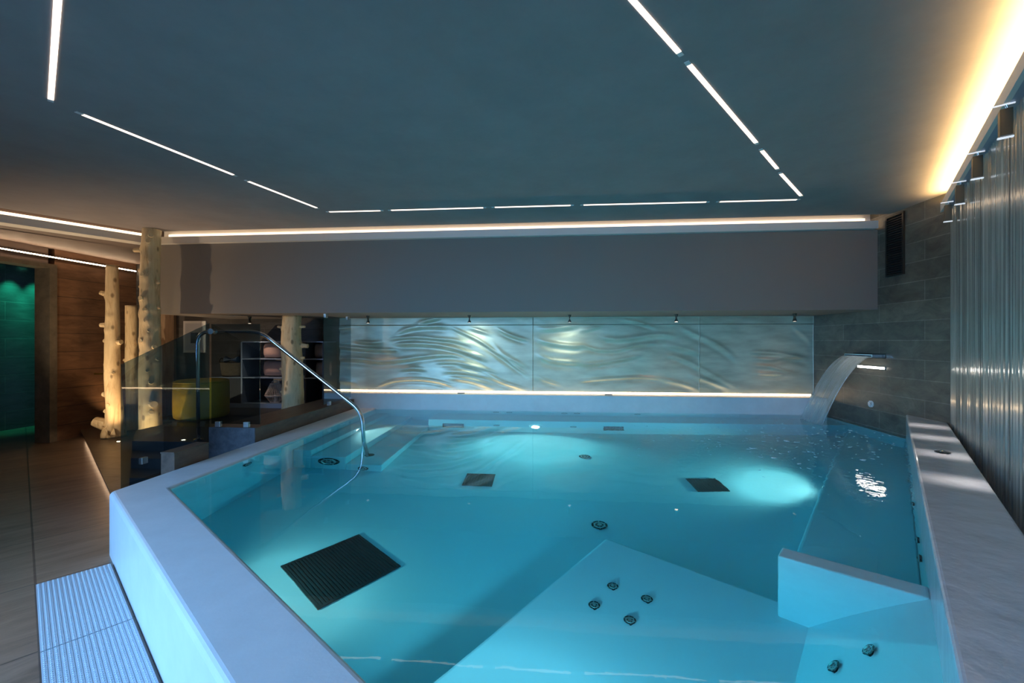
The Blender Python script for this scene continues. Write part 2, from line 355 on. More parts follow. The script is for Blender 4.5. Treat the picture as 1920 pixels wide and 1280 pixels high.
c = thing('cornice', (*T_(3, 0), 2.74), 'cornice ledge above the wet ribbed wall at the right, glowing yellow from its cove light', 'cornice')
link('cornice_lip', quad_bm := prism([T_(.0, 0), T_(8.0, 0), T_(8.0, .025), T_(-.036, .025)], 2.737, 2.82), 'cornice', c)
link('cornice_shelf', prism([T_(.06, .025), T_(8.0, .025), T_(8.0, .30), T_(.46, .30)], 2.737, 2.752), 'blue_steel', c)
link('light_strip', prism([T_(.12, .06), T_(7.6, .06), T_(7.6, .075), T_(.14, .075)], 2.788, 2.814), 'led_cove', c)

# wet ribbed wall: a stone face under a film of falling water
def wet_wall():
    ns, nz = 1500, 26; Lw = 8.3
    s = np.linspace(0.0, Lw, ns); z = np.linspace(.10, 2.74, nz); rng = np.random.RandomState(5)
    Sg, Zg = np.meshgrid(s, z, indexing='ij'); d = np.zeros_like(Sg)
    for k in range(34):
        f = rng.uniform(30, 190); ph = rng.uniform(0, 6.28); m = rng.uniform(.2, .9); a = rng.uniform(.3, 1)*.05/f
        d += a*np.sin(f*Sg+ph+m*np.sin(Zg*rng.uniform(.8, 2.4)+rng.uniform(0, 6))+1.5*np.sin(Sg*rng.uniform(2, 7)+ph))*(1+.5*np.sin(Sg*rng.uniform(1, 4)+ph))
    verts = [(WC.x-D34.x*Sg[i, j]+N34.x*d[i, j], WC.y-D34.y*Sg[i, j]+N34.y*d[i, j], Zg[i, j]) for i in range(ns) for j in range(nz)]
    faces = [(i*nz+j, (i+1)*nz+j, (i+1)*nz+j+1, i*nz+j+1) for i in range(ns-1) for j in range(nz-1)]
    me = bpy.data.meshes.new('wall_curtain'); me.from_pydata(verts, [], faces); me.materials.append(MATS['wet_wall'])
    for p in me.polygons: p.use_smooth = True
    o = bpy.data.objects.new('wall_water', me); COL.objects.link(o); o['kind'] = 'structure'
    return o
wet_wall()
struct('wall_water_backing', prism([Wp(-.10, .06), Wp(8.6, .06), Wp(8.6, .22), Wp(-.30, .22)], -.1, 2.73), 'stone_back')
struct('trim_7', prism([T_(-.5, .30), T_(8.2, .30), T_(8.2, .36), T_(-.6, .36)], 2.70, 3.1), 'white_paint')

# ------------------------------------------------------------------ the pool
pool = thing('pool', (0.5, 3.5, 0), 'large white spa pool filling the room, with broad curbs and seats under the water', 'pool')
UI, UO, VI, VO = .70, .40, .12, .415
def at_x(x, u): return (x-u*EU.x)/EV.x                       # v where line u crosses x
XI, XO = -2.66, -3.0
pA = P(UI, at_x(XI, UI)); pAo = P(UO, at_x(XO, UO)); pD = P(UI, VI); pDo = P(UO, VI)
yR = (P(0, VI)[1] + (SX-P(0, VI)[0])/EU.x*EU.y); yRo = (P(0, VO)[1] + (SX-P(0, VO)[0])/EU.x*EU.y)
CT = .425; RT = .655; ZF = -.55
link('curb', prism([pD, pDo, pAo, (XO, YP), (XI, YP), pA], -.7, CT), 'white_acrylic', pool, bevel=.028, segs=4)
link('right_curb', prism([P(-.4, VI), P(-.4, VO), (SX-.002, yRo), (SX-.002, yR)], -.7, RT), 'wet_acrylic', pool, bevel=.014, segs=3)
link('back_ledge', box(-3.5, SX, YP, 6.80, -.7, .65), 'white_acrylic', pool, bevel=.006)
inner = [pA, pD, (SX, yR), (SX, YP), (XI, YP)]
link('pool_floor', prism([P(UI-.1, at_x(XI, UI)-.1), P(UI-.1, VI+.1), (SX, yR-.1), (SX, YP+.05), (XI-.1, YP+.05)], ZF-.1, ZF), 'liner', pool)
link('stone_skirting', box(SX-.02, SX, yR, YP, ZF, .27), 'liner', pool)
BU, BV0 = 2.58, -1.43
link('lounge_seat', prism([P(UI, BV0), P(BU, BV0), P(BU, VI), P(UI, VI)], ZF, -.23), 'liner', pool, bevel=.02, segs=3)
bm = bmesh.new()
pr = [(-.294, -.23), (VI, .385), (VI, -.24)]
for uu in (UI, 2.45):
    bm.verts.ensure_lookup_table()
    for v, z in pr: bm.verts.new((*P(uu, v), z))
bm.verts.ensure_lookup_table(); V = bm.verts
bm.faces.new((V[0], V[1], V[2])); bm.faces.new((V[3], V[4], V[5]))
for i in range(3): bm.faces.new((V[i], V[(i+1) % 3], V[3+(i+1) % 3], V[3+i]))
link('sloping_backrest', bm, 'liner', pool)
link('divider', prism([P(2.45, -.42), P(2.57, -.42), P(2.57, VI), P(2.45, VI)], -.24, .385), 'white_acrylic', pool, bevel=.012, segs=3)
link('wall_seat', prism([P(BU, -.44), (SX, P(BU, -.44)[1]+(SX-P(BU, -.44)[0])/EU.x*EU.y), (SX, yR), P(BU, VI)], ZF, -.23), 'liner', pool, bevel=.02, segs=3)
link('back_seat', box(-1.71, SX, 5.97, YP, ZF, .12), 'liner', pool, bevel=.02, segs=3)
for x0, x1, zt in ((XI, -2.46, .06), (-2.46, -2.09, -.15), (-2.09, -1.71, -.37)):
    link('step', box(x0, x1, 4.27, YP, ZF, zt), 'liner', pool, bevel=.012)
def jet(p, d, r=.04):
    d = Vector(d).normalized(); p = Vector(p); _, a, b = frame_of(d)
    bm = cyl(p-d*.004, d, r, .014)
    j = link('jet', bm, 'jet_dark', pool)
    bm = bmesh.new(); tube([p+d*.010+r*.62*(math.cos(t*math.pi/8)*a+math.sin(t*math.pi/8)*b) for t in range(17)], r*.13, bm, 6, False)
    cyl(p+d*.009, d, r*.28, .012, bm, 12)
    for k in range(6):
        t = k*math.pi/3; e = math.cos(t)*a+math.sin(t)*b; tube([p+d*.012+e*r*.25, p+d*.012+e*r*.92], r*.06, bm, 5)
    link('jet_ring', bm, 'brushed_steel', j)
    return j
up = (0, 0, 1)
for p in ((.384, 3.395), (.393, 4.956)): jet((*p, ZF), up, .062)
for u, v in ((2.151, -1.152), (2.17, -.964), (1.954, -1.152), (1.973, -.964)): jet((*P(u, v), -.23), up, .03)
bn = Vector((-EV.x*.83, -EV.y*.83, .558))
for u, v in ((2.09, -.162), (2.14, -.058)): jet((*P(u, v), -.23+(v+.294)/.414*.615), bn, .034)
for x in (-.805, -.604, .213, .40, 1.273): jet((x, YP, .30), (0, -1, 0), .045)
for x in (-.738, .321): jet((x, 5.97, -.19), (0, -1, 0), .045)
jet((-2.266, 4.27, -.30), (0, -1, 0), .115); jet((-1.90, 4.27, -.47), (0, -1, 0), .055)
jet((XI, 3.59, .25), (1, 0, 0), .05)
for u, z in ((3.39, .13), (3.13, .13), (4.07, .13)): jet((*P(u, VI), z), (-EV.x, -EV.y, 0), .04)
# water
me_pts = [P(UI-.03, at_x(XI-.03, UI-.03)), P(UI-.03, VI+.03), (SX-.001, yR-.03), (SX-.001, YP+.01), (XI-.03, YP+.01)]
bm = bmesh.new(); f = bm.faces.new([bm.verts.new((p[0], p[1], WZ)) for p in me_pts]); f.normal_update()
if f.normal.z < 0: bmesh.ops.reverse_faces(bm, faces=bm.faces)
me = bpy.data.meshes.new('water'); bm.to_mesh(me); bm.free(); me.materials.append(MATS['water'])
wo = bpy.data.objects.new('water', me); COL.objects.link(wo); tag(wo, 'clear turquoise water filling the white pool almost to the curb', 'water', kind='stuff')

bm = bmesh.new(); rg = random.Random(11)
for k in range(320):
    while True:
        x, y = rg.gauss(2.55, .85), rg.gauss(4.95, .75)
        if x < 3.75 and y < 6.35 and (x*EV.x+y*EV.y) < .02 and x > -.5: break
    r = rg.uniform(.003, .008)*(1+rg.random()**4); a0 = rg.uniform(0, 3.14); e = rg.uniform(1.2, 2.8)
    def pt(rr, t, z): u_, v_ = rr*math.cos(t)*e, rr*math.sin(t); return (x+u_*math.cos(a0)-v_*math.sin(a0), y+u_*math.sin(a0)+v_*math.cos(a0), z)
    lo = [bm.verts.new(pt(r, t*math.pi/4, WZ+.0005)) for t in range(8)]; hi = [bm.verts.new(pt(r*.6, t*math.pi/4, WZ+r*.35)) for t in range(8)]
    bm.faces.new(hi); bm.faces.new(lo[::-1])
    for t in range(8): bm.faces.new((lo[t], lo[(t+1) % 8], hi[(t+1) % 8], hi[t]))
o = link('water_bubbles', bm, 'foam', None, smooth=True); tag(o, 'small white bubbles drifting on the water around the waterfall', 'bubbles', kind='stuff')

# floor grilles
def grille(corners, z, label, n=9, group=None):
    c = [Vector((*p, z)) for p in corners]; ctr = sum(c, Vector())/4
    g = thing('drain_grille', ctr, label, 'grille', group)
    ex = (c[1]-c[0]+c[2]-c[3])/2; ey = (c[3]-c[0]+c[2]-c[1])/2
    hx, hy = ex.length/2, ey.length/2; ex.normalize(); ey = (ey-ex*ey.dot(ex)).normalized(); w = .018
    zz = Vector((0, 0, .012)); bm = bmesh.new()
    for sgn in (-1, 1):
        obox(ctr+ex*sgn*(hx-w/2)+zz/2, ex*w/2, ey*hy, zz/2, bm); obox(ctr+ey*sgn*(hy-w/2)+zz/2, ex*(hx-w), ey*w/2, zz/2, bm)
    link('grille_frame', bm, 'jet_dark', g)
    bm = obox(ctr+Vector((0, 0, .001)), ex*(hx-w), ey*(hy-w), (0, 0, .001)); link('grille_sump', bm, 'black', g)
    bm = bmesh.new()
    for k in range(n): obox(ctr+ex*((k+.5)/n*2-1)*(hx-w)+zz*.45, ex*(hx-w)/n*.62, ey*(hy-w), zz*.3, bm)
    link('grille_bars', bm, 'grille_dark', g); return g
grille([(-1.734, 2.647), (-1.399, 3.087), (-.982, 2.757), (-1.299, 2.324)], ZF, 'largest dark grille on the pool floor, tilted square close to the front curb', 24)
grille([(-.84, 4.034), (-.545, 4.04), (-.546, 4.335), (-.825, 4.335)], ZF, 'small square grille on mid pool floor, nearer the handrail', 9)
grille([(1.313, 4.023), (1.601, 4.038), (1.617, 4.342), (1.331, 4.323)], ZF, 'small square grille on pool floor beside the bright light spot at right', 9)
def wallgrille(x0, x1, z0, z1, y, label):
    g = thing('suction_grille', ((x0+x1)/2, y, z0), label, 'grille', 'suction grilles on the far seat')
    bm = box(x0, x1, y-.012, y, z0, z0+.02); box(x0, x1, y-.012, y, z1-.02, z1, bm); box(x0, x0+.02, y-.012, y, z0+.02, z1-.02, bm); box(x1-.02, x1, y-.012, y, z0+.02, z1-.02, bm)
    link('grille_frame', bm, 'jet_dark', g)
    bm = bmesh.new()
    for k in range(8): zz = z0+.022+(z1-z0-.044)*(k+.5)/8; box(x0+.02, x1-.02, y-.009, y-.002, zz-.006, zz+.006, bm)
    link('grille_bars', bm, 'grille_dark', g)
wallgrille(-1.50, -1.20, -.36, -.13, 5.97, 'dark grille in the far seat front, nearer the handrail')
wallgrille(.73, 1.0, -.36, -.14, 5.97, 'dark grille in the far seat front, right of the bright lamp')

# underwater lamps
def poollamp(p, d, label, e, aim=None, spot=150, r=.055, col=(.84, 1.0, .92)):
    p = Vector(p); d = Vector(d).normalized()
    t = thing('pool_light', p, label, 'lamp', None)
    link('lamp_rim', tube([p-d*.004, p+d*.012, p+d*.014, p+d*.008], [r*1.25, r*1.25, r, r], None, 24, False), 'steel', t)
    link('lens', cyl(p-d*.002, d, r, .008), 'lens_pool', t)
    l = lamp('pool_lamp', 'SPOT', p+d*.05, e, col, aim or d, spot_size=R(spot), spot_blend=.9, shadow_soft_size=.05)
    l.parent = t; l.matrix_parent_inverse = Matrix.Translation(-p)
PL = 122
poollamp((-.197, 5.97, -.2), (0, -1, 0), 'bright round underwater lamp in the middle of the far seat front', PL, (0, -1, -.25), r=.075)
poollamp((-2.46, 5.36, -.05), (1, 0, 0), 'round underwater lamp in the step riser behind the handrail', PL*.35, (1, -.2, -.35), r=.04)
q = P(4.6, -.44); poollamp((*q, -.40), (-EV.x, -EV.y, 0), 'underwater lamp in the seat front at right, lighting the floor beside the small grille', PL*.6, (-EV.x, -EV.y, -.2), r=.04)
q = P(UI, -2.67); poollamp((*q, -.28), (EU.x, EU.y, 0), 'underwater lamp low in the front curb, beside the largest floor grille', PL*.24, (EU.x, EU.y, -.45), r=.045)

q = P(UI, -.95); poollamp((*q, .12), (EU.x, EU.y, 0), 'added unseen lamp high in the front curb, brightening the lounge seat', PL*.52, (EU.x, EU.y, -.75), r=.045, col=(.42, .84, 1))  # extra lamp out of view, added to brighten the lounge
# small round fitting on the right curb and two vents on the far ledge
q = P(4.355, .274)
t = thing('air_valve', (*q, RT), 'small dark round fitting with a chrome knob on top of the right curb', 'valve')
link('valve_plate', cyl((*q, RT-.001), up, .045, .006), 'jet_dark', t); link('valve_knob', tube([(*q, RT+.005), (*q, RT+.014), (*q, RT+.018)], [.016, .016, .008]), 'steel', t)
for x, y, lb in ((-1.37, 6.60, 'tiny dark vent slot on the lit far ledge, left one'), (.879, 6.60, 'tiny dark vent slot on the lit far ledge, right one')):
    t = thing('ledge_vent', (x, y, .65), lb, 'vent', 'vent slots on the far ledge')
    link('vent_plate', box(x-.055, x+.055, y-.02, y+.02, .649, .655), 'dark_metal', t)
    bm = bmesh.new()
    for k in range(3): box(x-.045+k*.033, x-.022+k*.033, y-.012, y+.012, .6545, .657, bm)
    link('vent_slot', bm, 'black', t)

# ------------------------------------------------------------------ wave-relief panels behind the pool
RID = [((400, 290), (520, 235), (700, 215), (880, 225)), ((350, 320), (560, 300), (760, 315), (900, 330), (1050, 380)), ((380, 352), (600, 350), (760, 362), (900, 395), (1040, 440), (1180, 490)),
       ((820, 210), (960, 270), (1080, 330), (1200, 410), (1350, 520), (1490, 620)), ((1140, 300), (1250, 420), (1380, 500), (1490, 560)), ((960, 215), (1080, 250), (1210, 290)), ((1180, 210), (1290, 270), (1400, 310), (1490, 330)),
       ((550, 205), (680, 170), (820, 140)), ((480, 480), (640, 455), (800, 440), (920, 450), (1010, 485)), ((760, 570), (950, 575), (1100, 600), (1250, 650), (1380, 690), (1480, 715)), ((800, 610), (1000, 640), (1100, 670), (1230, 715)),
       ((260, 690), (420, 640), (600, 630), (760, 650), (900, 690)), ((-200, 470), (100, 470), (300, 490), (520, 470), (640, 440)), ((700, 500), (900, 500), (1100, 545), (1250, 590)), ((1500, 225), (1600, 237), (1750, 222), (1900, 205)),
       ((1500, 310), (1650, 350), (1800, 370), (1950, 368)), ((1500, 420), (1620, 480), (1780, 500), (1920, 500)), ((1500, 590), (1600, 640), (1760, 690)), ((1350, 140), (1480, 185)), ((1500, 150), (1640, 200)), ((-300, 380), (-100, 370), (100, 385), (300, 400), (480, 400)),
       ((-300, 250), (-60, 240), (120, 215)), ((-250, 600), (0, 640), (150, 660)), ((60, 330), (240, 345), (360, 330)), ((420, 560), (560, 545), (700, 560)), ((860, 520), (1000, 540), (1150, 590), (1300, 670))]
RID = [[(640+x/4.174, 560+y/4.174) for x, y in r] for r in RID]
RID2 = [((0, 330), (150, 380), (300, 385), (450, 350), (640, 330)), ((0, 490), (150, 487), (350, 455), (520, 420)), ((150, 280), (300, 305), (450, 290), (620, 270), (800, 290)), ((750, 200), (900, 270), (1050, 340), (1240, 470)), ((1100, 200), (1250, 260)),
        ((1260, 400), (1450, 405), (1640, 430), (1780, 470)), ((1280, 440), (1450, 455), (1600, 440), (1780, 450)), ((1290, 500), (1450, 510), (1600, 550), (1700, 570)), ((1300, 560), (1480, 565), (1640, 560)), ((1600, 190), (1700, 260), (1790, 330)), ((600, 600), (800, 640), (950, 690)), ((0, 620), (250, 600), (500, 590), (700, 610)),
        ((0, 240), (120, 225), (240, 190)), ((300, 150), (480, 180), (640, 235)), ((620, 420), (760, 440), (900, 500), (1080, 600), (1240, 680)), ((640, 340), (800, 370), (1000, 430)), ((820, 560), (1000, 620), (1200, 690))]
RID += [[(1080+x/4, 560+y/4) for x, y in r] for r in RID2]
def px2wall(px, py):
    a = (px-960)/810; b = (640-py)/810; c_, s_ = math.cos(R(5)), math.sin(R(5)); t = 6.73/(a*s_+c_); return (a*c_-s_)*t, 1.45+b*t
RW = []
for r in RID:
    q = np.array([px2wall(*p) for p in r]); RW.append(q)
def relief(x, z):
    h = np.zeros_like(x); rng = np.random.RandomState(3)
    for q in RW:
        a = rng.uniform(.7, 1.25)*.021; w = rng.uniform(.024, .044); x0, x1 = q[0, 0], q[-1, 0]
        # smooth interpolation (Catmull-Rom resample then linear)
        n = len(q); pts = []
        for i in range(n-1):
            p0, p1, p2, p3 = q[max(i-1, 0)], q[i], q[i+1], q[min(i+2, n-1)]
            for t in np.linspace(0, 1, 12, endpoint=False): pts.append(.5*((2*p1)+(p2-p0)*t+(2*p0-5*p1+4*p2-p3)*t*t+(-p0+3*p1-3*p2+p3)*t**3))
        pts.append(q[-1]); pts = np.array(pts)
        zr = np.interp(x, pts[:, 0], pts[:, 1]); sl = np.gradient(pts[:, 1], pts[:, 0]); cs = 1/np.sqrt(1+np.interp(x, pts[:, 0], sl)**2)
        fade = np.clip((x-x0)/.28, 0, 1)*np.clip((x1-x)/.28, 0, 1); fade = fade*fade*(3-2*fade)
        d = (z-zr)*cs; h += a*fade*(np.exp(-(d/w)**2)-.75*np.exp(-((d+w*1.5)/(w*1.3))**2))
    h += .006*np.sin(2.1*x+1.3*np.sin(3*z))*np.sin(5*z+x)
    return h
def relief_panel(x0, x1, z0, z1, label):
    nx = max(8, int((x1-x0)/.010)); nz = max(6, int((z1-z0)/.009))
    X, Z = np.meshgrid(np.linspace(x0, x1, nx), np.linspace(z0, z1, nz), indexing='ij'); Hh = relief(X, Z)
    verts = [(float(X[i, j]), float(6.745-Hh[i, j]), float(Z[i, j])) for i in range(nx) for j in range(nz)]
    nb = len(verts); faces = [(i*nz+j, (i+1)*nz+j, (i+1)*nz+j+1, i*nz+j+1) for i in range(nx-1) for j in range(nz-1)]
    rim = [i*nz for i in range(nx)]+[(nx-1)*nz+j for j in range(1, nz)]+[i*nz+nz-1 for i in range(nx-2, -1, -1)]+[j for j in range(nz-2, 0, -1)]
    verts += [(verts[k][0], 6.79, verts[k][2]) for k in rim]; m = len(rim)
    faces += [(rim[i], rim[(i+1) % m], nb+(i+1) % m, nb+i) for i in range(m)]
    me = bpy.data.meshes.new('relief_panel'); me.from_pydata(verts, [], faces); me.materials.append(MATS['pearl_relief'])
    for p in me.polygons: p.use_smooth = len(p.vertices) == 4 and p.index < (nx-1)*(nz-1)
    o = bpy.data.objects.new('relief_panel', me); COL.objects.link(o); tag(o, label, 'wall panel', 'wave relief panels over the far ledge')
    return o
ZS = 1.708
for x0, x1, nm in ((-3.40, -.266, 'leftmost panel behind the handrail'), (-.262, 2.25, 'middle panel'), (2.254, 3.882, 'rightmost panel, near the waterfall')):
    relief_panel(x0, x1, .675, ZS-.002, 'tall pearly wave relief panel over the far ledge, '+nm)
    relief_panel(x0, x1, ZS+.002, 1.829, 'narrow strip of wave relief under the bulkhead, '+nm.split(' ')[0]+' of the three')
t = thing('ledge_light', (.2, 6.70, .66), 'thin warm light strip along the foot of the wave relief panels', 'light strip')
link('light_housing', box(-3.4, 3.86, 6.752, 6.795, .652, .673), 'cornice', t); link('diffuser', box(-3.38, 3.84, 6.743, 6.752, .654, .670), 'led_ledge', t)

# ------------------------------------------------------------------ ceiling light lines
SEG = [((-2.097+.35*.797, 1.671-.35*.6), (-3.025, 2.373)), ((-3.0, 2.492), (-2.753, 3.589)), ((-2.745, 3.678), (-2.528, 4.546)), ((-2.507, 4.666), (-1.848, 4.674)), ((-1.791, 4.669), (-.689, 4.669)), ((-.63, 4.666), (.257, 4.669)),
       ((.325, 4.668), (1.664, 4.683)), ((1.733, 4.683), (2.565, 4.687)), ((2.525, 4.585), (1.978, 3.918)), ((1.934, 3.856), (1.592, 3.428)), ((1.53, 3.342), (.71, 2.323)), ((.671, 2.273), (.345-.3, 1.879-.37))]
LAB = ['light line on the ceiling nearest the upper left corner of the room', 'light line on the ceiling running back from the left corner, longer front piece', 'light line on the ceiling running back at left, shorter far piece',
       'far ceiling light line, leftmost short piece of the row', 'far ceiling light line, second piece from the left', 'far ceiling light line, middle piece of the row', 'far ceiling light line, longest piece, fourth from the left', 'far ceiling light line, rightmost piece of the row',
       'light line on the right of the ceiling, farthest piece touching the corner', 'light line at right of the ceiling, shortest, second from the corner', 'light line on the right of the ceiling, long middle piece', 'light line on the right of the ceiling, nearest thick piece above the pool']
for (a, b), lb in zip(SEG, LAB):
    a = Vector((*a, ZC)); b = Vector((*b, ZC)); d = (b-a); Ln = d.length; d.normalize(); n = Vector((-d.y, d.x, 0)); e = .035; w = .013
    t = thing('ceiling_light', (a+b)/2, 'slim warm '+lb, 'ceiling light', 'recessed light lines in the ceiling')
    link('diffuser', obox((a+b)/2+Vector((0, 0, -.0005)), d*(Ln/2-e), n*w, (0, 0, .0035)), 'led_warm', t)
    for q, sg in ((a, 1), (b, -1)): link('end_cap', obox(q+d*sg*e/2+Vector((0, 0, -.0005)), d*e/2, n*w, (0, 0, .003)), 'white_paint', t)

# ------------------------------------------------------------------ spotlights under the bulkhead
def spot(x, y, label, mat, e, col, ang=75):
    t = thing('spotlight', (x, y, 1.83), label, 'spotlight', 'cylinder spotlights under the bulkhead')
    bm = cyl((x, y, 1.8305), (0, 0, -1), .029, .105); link('body', bm, 'olive_metal', t, bevel=.003)
    link('mount', cyl((x, y, 1.83), (0, 0, -1), .036, .006), 'dark_metal', t)
    link('lens', cyl((x, y, 1.727), (0, 0, -1), .023, .005), mat, t)
    if e:
        l = lamp('spot_lamp', 'SPOT', (x, y, 1.715), e, col, (0, .32, -1), spot_size=R(ang), spot_blend=.7, shadow_soft_size=.03)
        l.parent = t; l.matrix_parent_inverse = Matrix.Translation(-Vector((x, y, 1.83)))
RED = (1, .52, .36)
spot(-2.687, 6.2, 'dark cylinder spotlight under the bulkhead, leftmost in front of the wave panels', 'lens_dim', 6, RED)
spot(-1.165, 6.2, 'dark cylinder spotlight under the bulkhead, second from left before the wave panels', 'lens_dim', 12, (.84, 1, .86), 165)
spot(.281, 6.2, 'dark cylinder spotlight under the bulkhead, in the middle of the wave panels', 'lens_dim', 8, (.88, 1, .88), 165)
spot(1.757, 6.2, 'cylinder spotlight with a glowing lens, second from the spout wall', 'lens_warm', 4, RED)
spot(3.324, 6.2, 'dark cylinder spotlight under the bulkhead, closest to the spout wall', 'lens_dim', 4, RED)
spot(-4.55, 6.2, 'cylinder spotlight above the shelving, left of the trunk there', 'lens_dim', 18, (1, .78, .6))

# ------------------------------------------------------------------ spout wall: vent grille, spout, light bar, button
t = thing('vent_grille', (SX, 5.22, 2.2), 'tall dark louvred vent on the stone wall beside the bulkhead end', 'vent')
y0, y1, z0, z1 = 5.10, 5.355, 2.19, 2.885
bm = box(SX-.02, SX, y0, y0+.02, z0, z1); box(SX-.02, SX, y1-.02, y1, z0, z1, bm); box(SX-.02, SX, y0+.02, y1-.02, z0, z0+.02, bm); box(SX-.02, SX, y0+.02, y1-.02, z1-.02, z1, bm)
link('vent_frame', bm, 'dark_metal', t); link('vent_back', box(SX-.003, SX-.001, y0+.02, y1-.02, z0+.02, z1-.02), 'black', t)
bm = bmesh.new()
for k in range(26): zz = z0+.03+k*(z1-z0-.06)/25; obox((SX-.011, (y0+y1)/2, zz), (.008, 0, -.004), (0, (y1-y0)/2-.02, 0), (.001, 0, .0025), bm)
link('louvres', bm, 'dark_metal', t)
t = thing('waterfall_spout', (SX, 5.64, 1.28), 'flat steel waterfall spout sticking out of the stone wall', 'spout')
bm = bmesh.new(); ys0, ys1 = 5.40, 5.88
box(SX-.13, SX, ys0, ys1, 1.286, 1.296, bm); box(SX-.13, SX, ys0, ys1, 1.262, 1.270, bm); box(SX-.13, SX, ys0, ys0+.012, 1.270, 1.286, bm); box(SX-.13, SX, ys1-.012, ys1, 1.270, 1.286, bm)
link('spout_blade', bm, 'steel', t); link('wall_plate', box(SX-.006, SX, ys0-.025, ys1+.025, 1.25, 1.308), 'dark_metal', t)
def sheet():
    nu, nv = 40, 44; bm = bmesh.new(); uvl = bm.loops.layers.uv.new('UVMap'); V = []
    for i in range(nu+1):
        row = []
        for j in range(nv+1):
            a, t = i/nu, j/nv; tt = t
            y = (ys0+.02)*(1-a)+(ys1-.02)*a + .20*t + .02*(a-.5)*math.sin(3*t)
            x = (SX-.12) - .44*tt - .008*math.sin(a*17+t*3)*t
            z = 1.278 - .868*(tt**1.75)*1.0 - .03*tt*(1-tt)
            row.append(bm.verts.new((x, y, z+.004*math.sin(a*29)*t*(1-t))))
        V.append(row)
    for i in range(nu):
        for j in range(nv):
            f = bm.faces.new((V[i][j], V[i+1][j], V[i+1][j+1], V[i][j+1]))
            for lp, (ii, jj) in zip(f.loops, ((i, j), (i+1, j), (i+1, j+1), (i, j+1))): lp[uvl].uv = (ii/nu, jj/nv)
            f.smooth = True
    me = bpy.data.meshes.new('waterfall'); bm.to_mesh(me); bm.free(); me.materials.append(MATS['falling_water'])
    o = bpy.data.objects.new('waterfall', me); COL.objects.link(o); tag(o, 'arched sheet of water falling from the steel spout into the pool', 'waterfall', kind='stuff')
    s = o.modifiers.new('thick', 'SOLIDIFY'); s.thickness = .010
sheet()
t = thing('light_bar', (SX, 5.6, 1.137), 'short white light bar on the stone wall under the waterfall spout', 'wall light')
link('bar_housing', box(SX-.012, SX, 5.375, 5.815, 1.120, 1.154), 'brushed_steel', t); link('diffuser', box(SX-.02, SX-.012, 5.381, 5.807, 1.126, 1.148), 'led_white', t)
t = thing('push_button', (SX, 5.60, .693), 'round white push button low on the stone wall, near the water', 'button')
link('button_plate', cyl((SX, 5.60, .693), (-1, 0, 0), .042, .014), 'white_plastic', t, bevel=.003); link('button_cap', cyl((SX-.013, 5.60, .693), (-1, 0, 0), .022, .012), 'steel', t)
for dy, dz in ((.014, .014), (-.014, .014), (0, -.018)): link('button_mark', cyl((SX-.0135, 5.60+dy*1.9, .693+dz*1.7), (-1, 0, 0), .004, .002, None, 10), 'black', t)

# ------------------------------------------------------------------ blade lights on the wet wall
places = ['farthest, next to the spout wall', 'second from the spout wall', 'third from the spout wall', 'nearest one, at the picture edge']
for (x, y), pl in zip(((3.678, 4.291), (3.31, 3.753), (2.916, 3.175), (2.485, 2.543)), places):
    q = Vector((x, y)); n = N34; c3 = lambda m, z: Vector((x+n.x*m, y+n.y*m, z))
    t = thing('wall_blade_light', (x, y, 2.55), 'dark box light with bright edges under the right cornice, '+pl, 'wall light', 'blade lights on the wet wall')
    nn = Vector((n.x, n.y, 0)); dd = Vector((D34.x, D34.y, 0))
    link('soffit_glow', obox(c3(-.040, 2.732), nn*.042, dd*.004, (0, 0, .003)), 'blade_glow', t)  # glowing strip stands in for light falling on the soffit
    link('stem', cyl(c3(-.030, 2.728), (0, 0, -1), .006, .03), 'steel', t)
    link('body', obox(c3(-.034, 2.63), nn*.024, dd*.028, (0, 0, .072)), 'olive_metal', t, bevel=.003)
    link('bottom_plate', obox(c3(-.034, 2.553), nn*.030, dd*.010, (0, 0, .003)), 'blade_glow', t)
    link('light_line_rod', cyl(c3(-.018, 2.549), (0, 0, -1), .0018, 1.85), 'olive_metal', t)  # added thin rod, stands in for the line of light down the wall
    a = lamp('blade_lamp', 'AREA', c3(-.17, 2.545), .22, (1, .95, .9), (0, 0, -1), shape='RECTANGLE', size=.32, size_y=.02, spread=R(12))
    a.rotation_euler = (0, 0, math.atan2(n.y, n.x)); a.parent = t; a.matrix_parent_inverse = Matrix.Translation(-Vector(t.location))

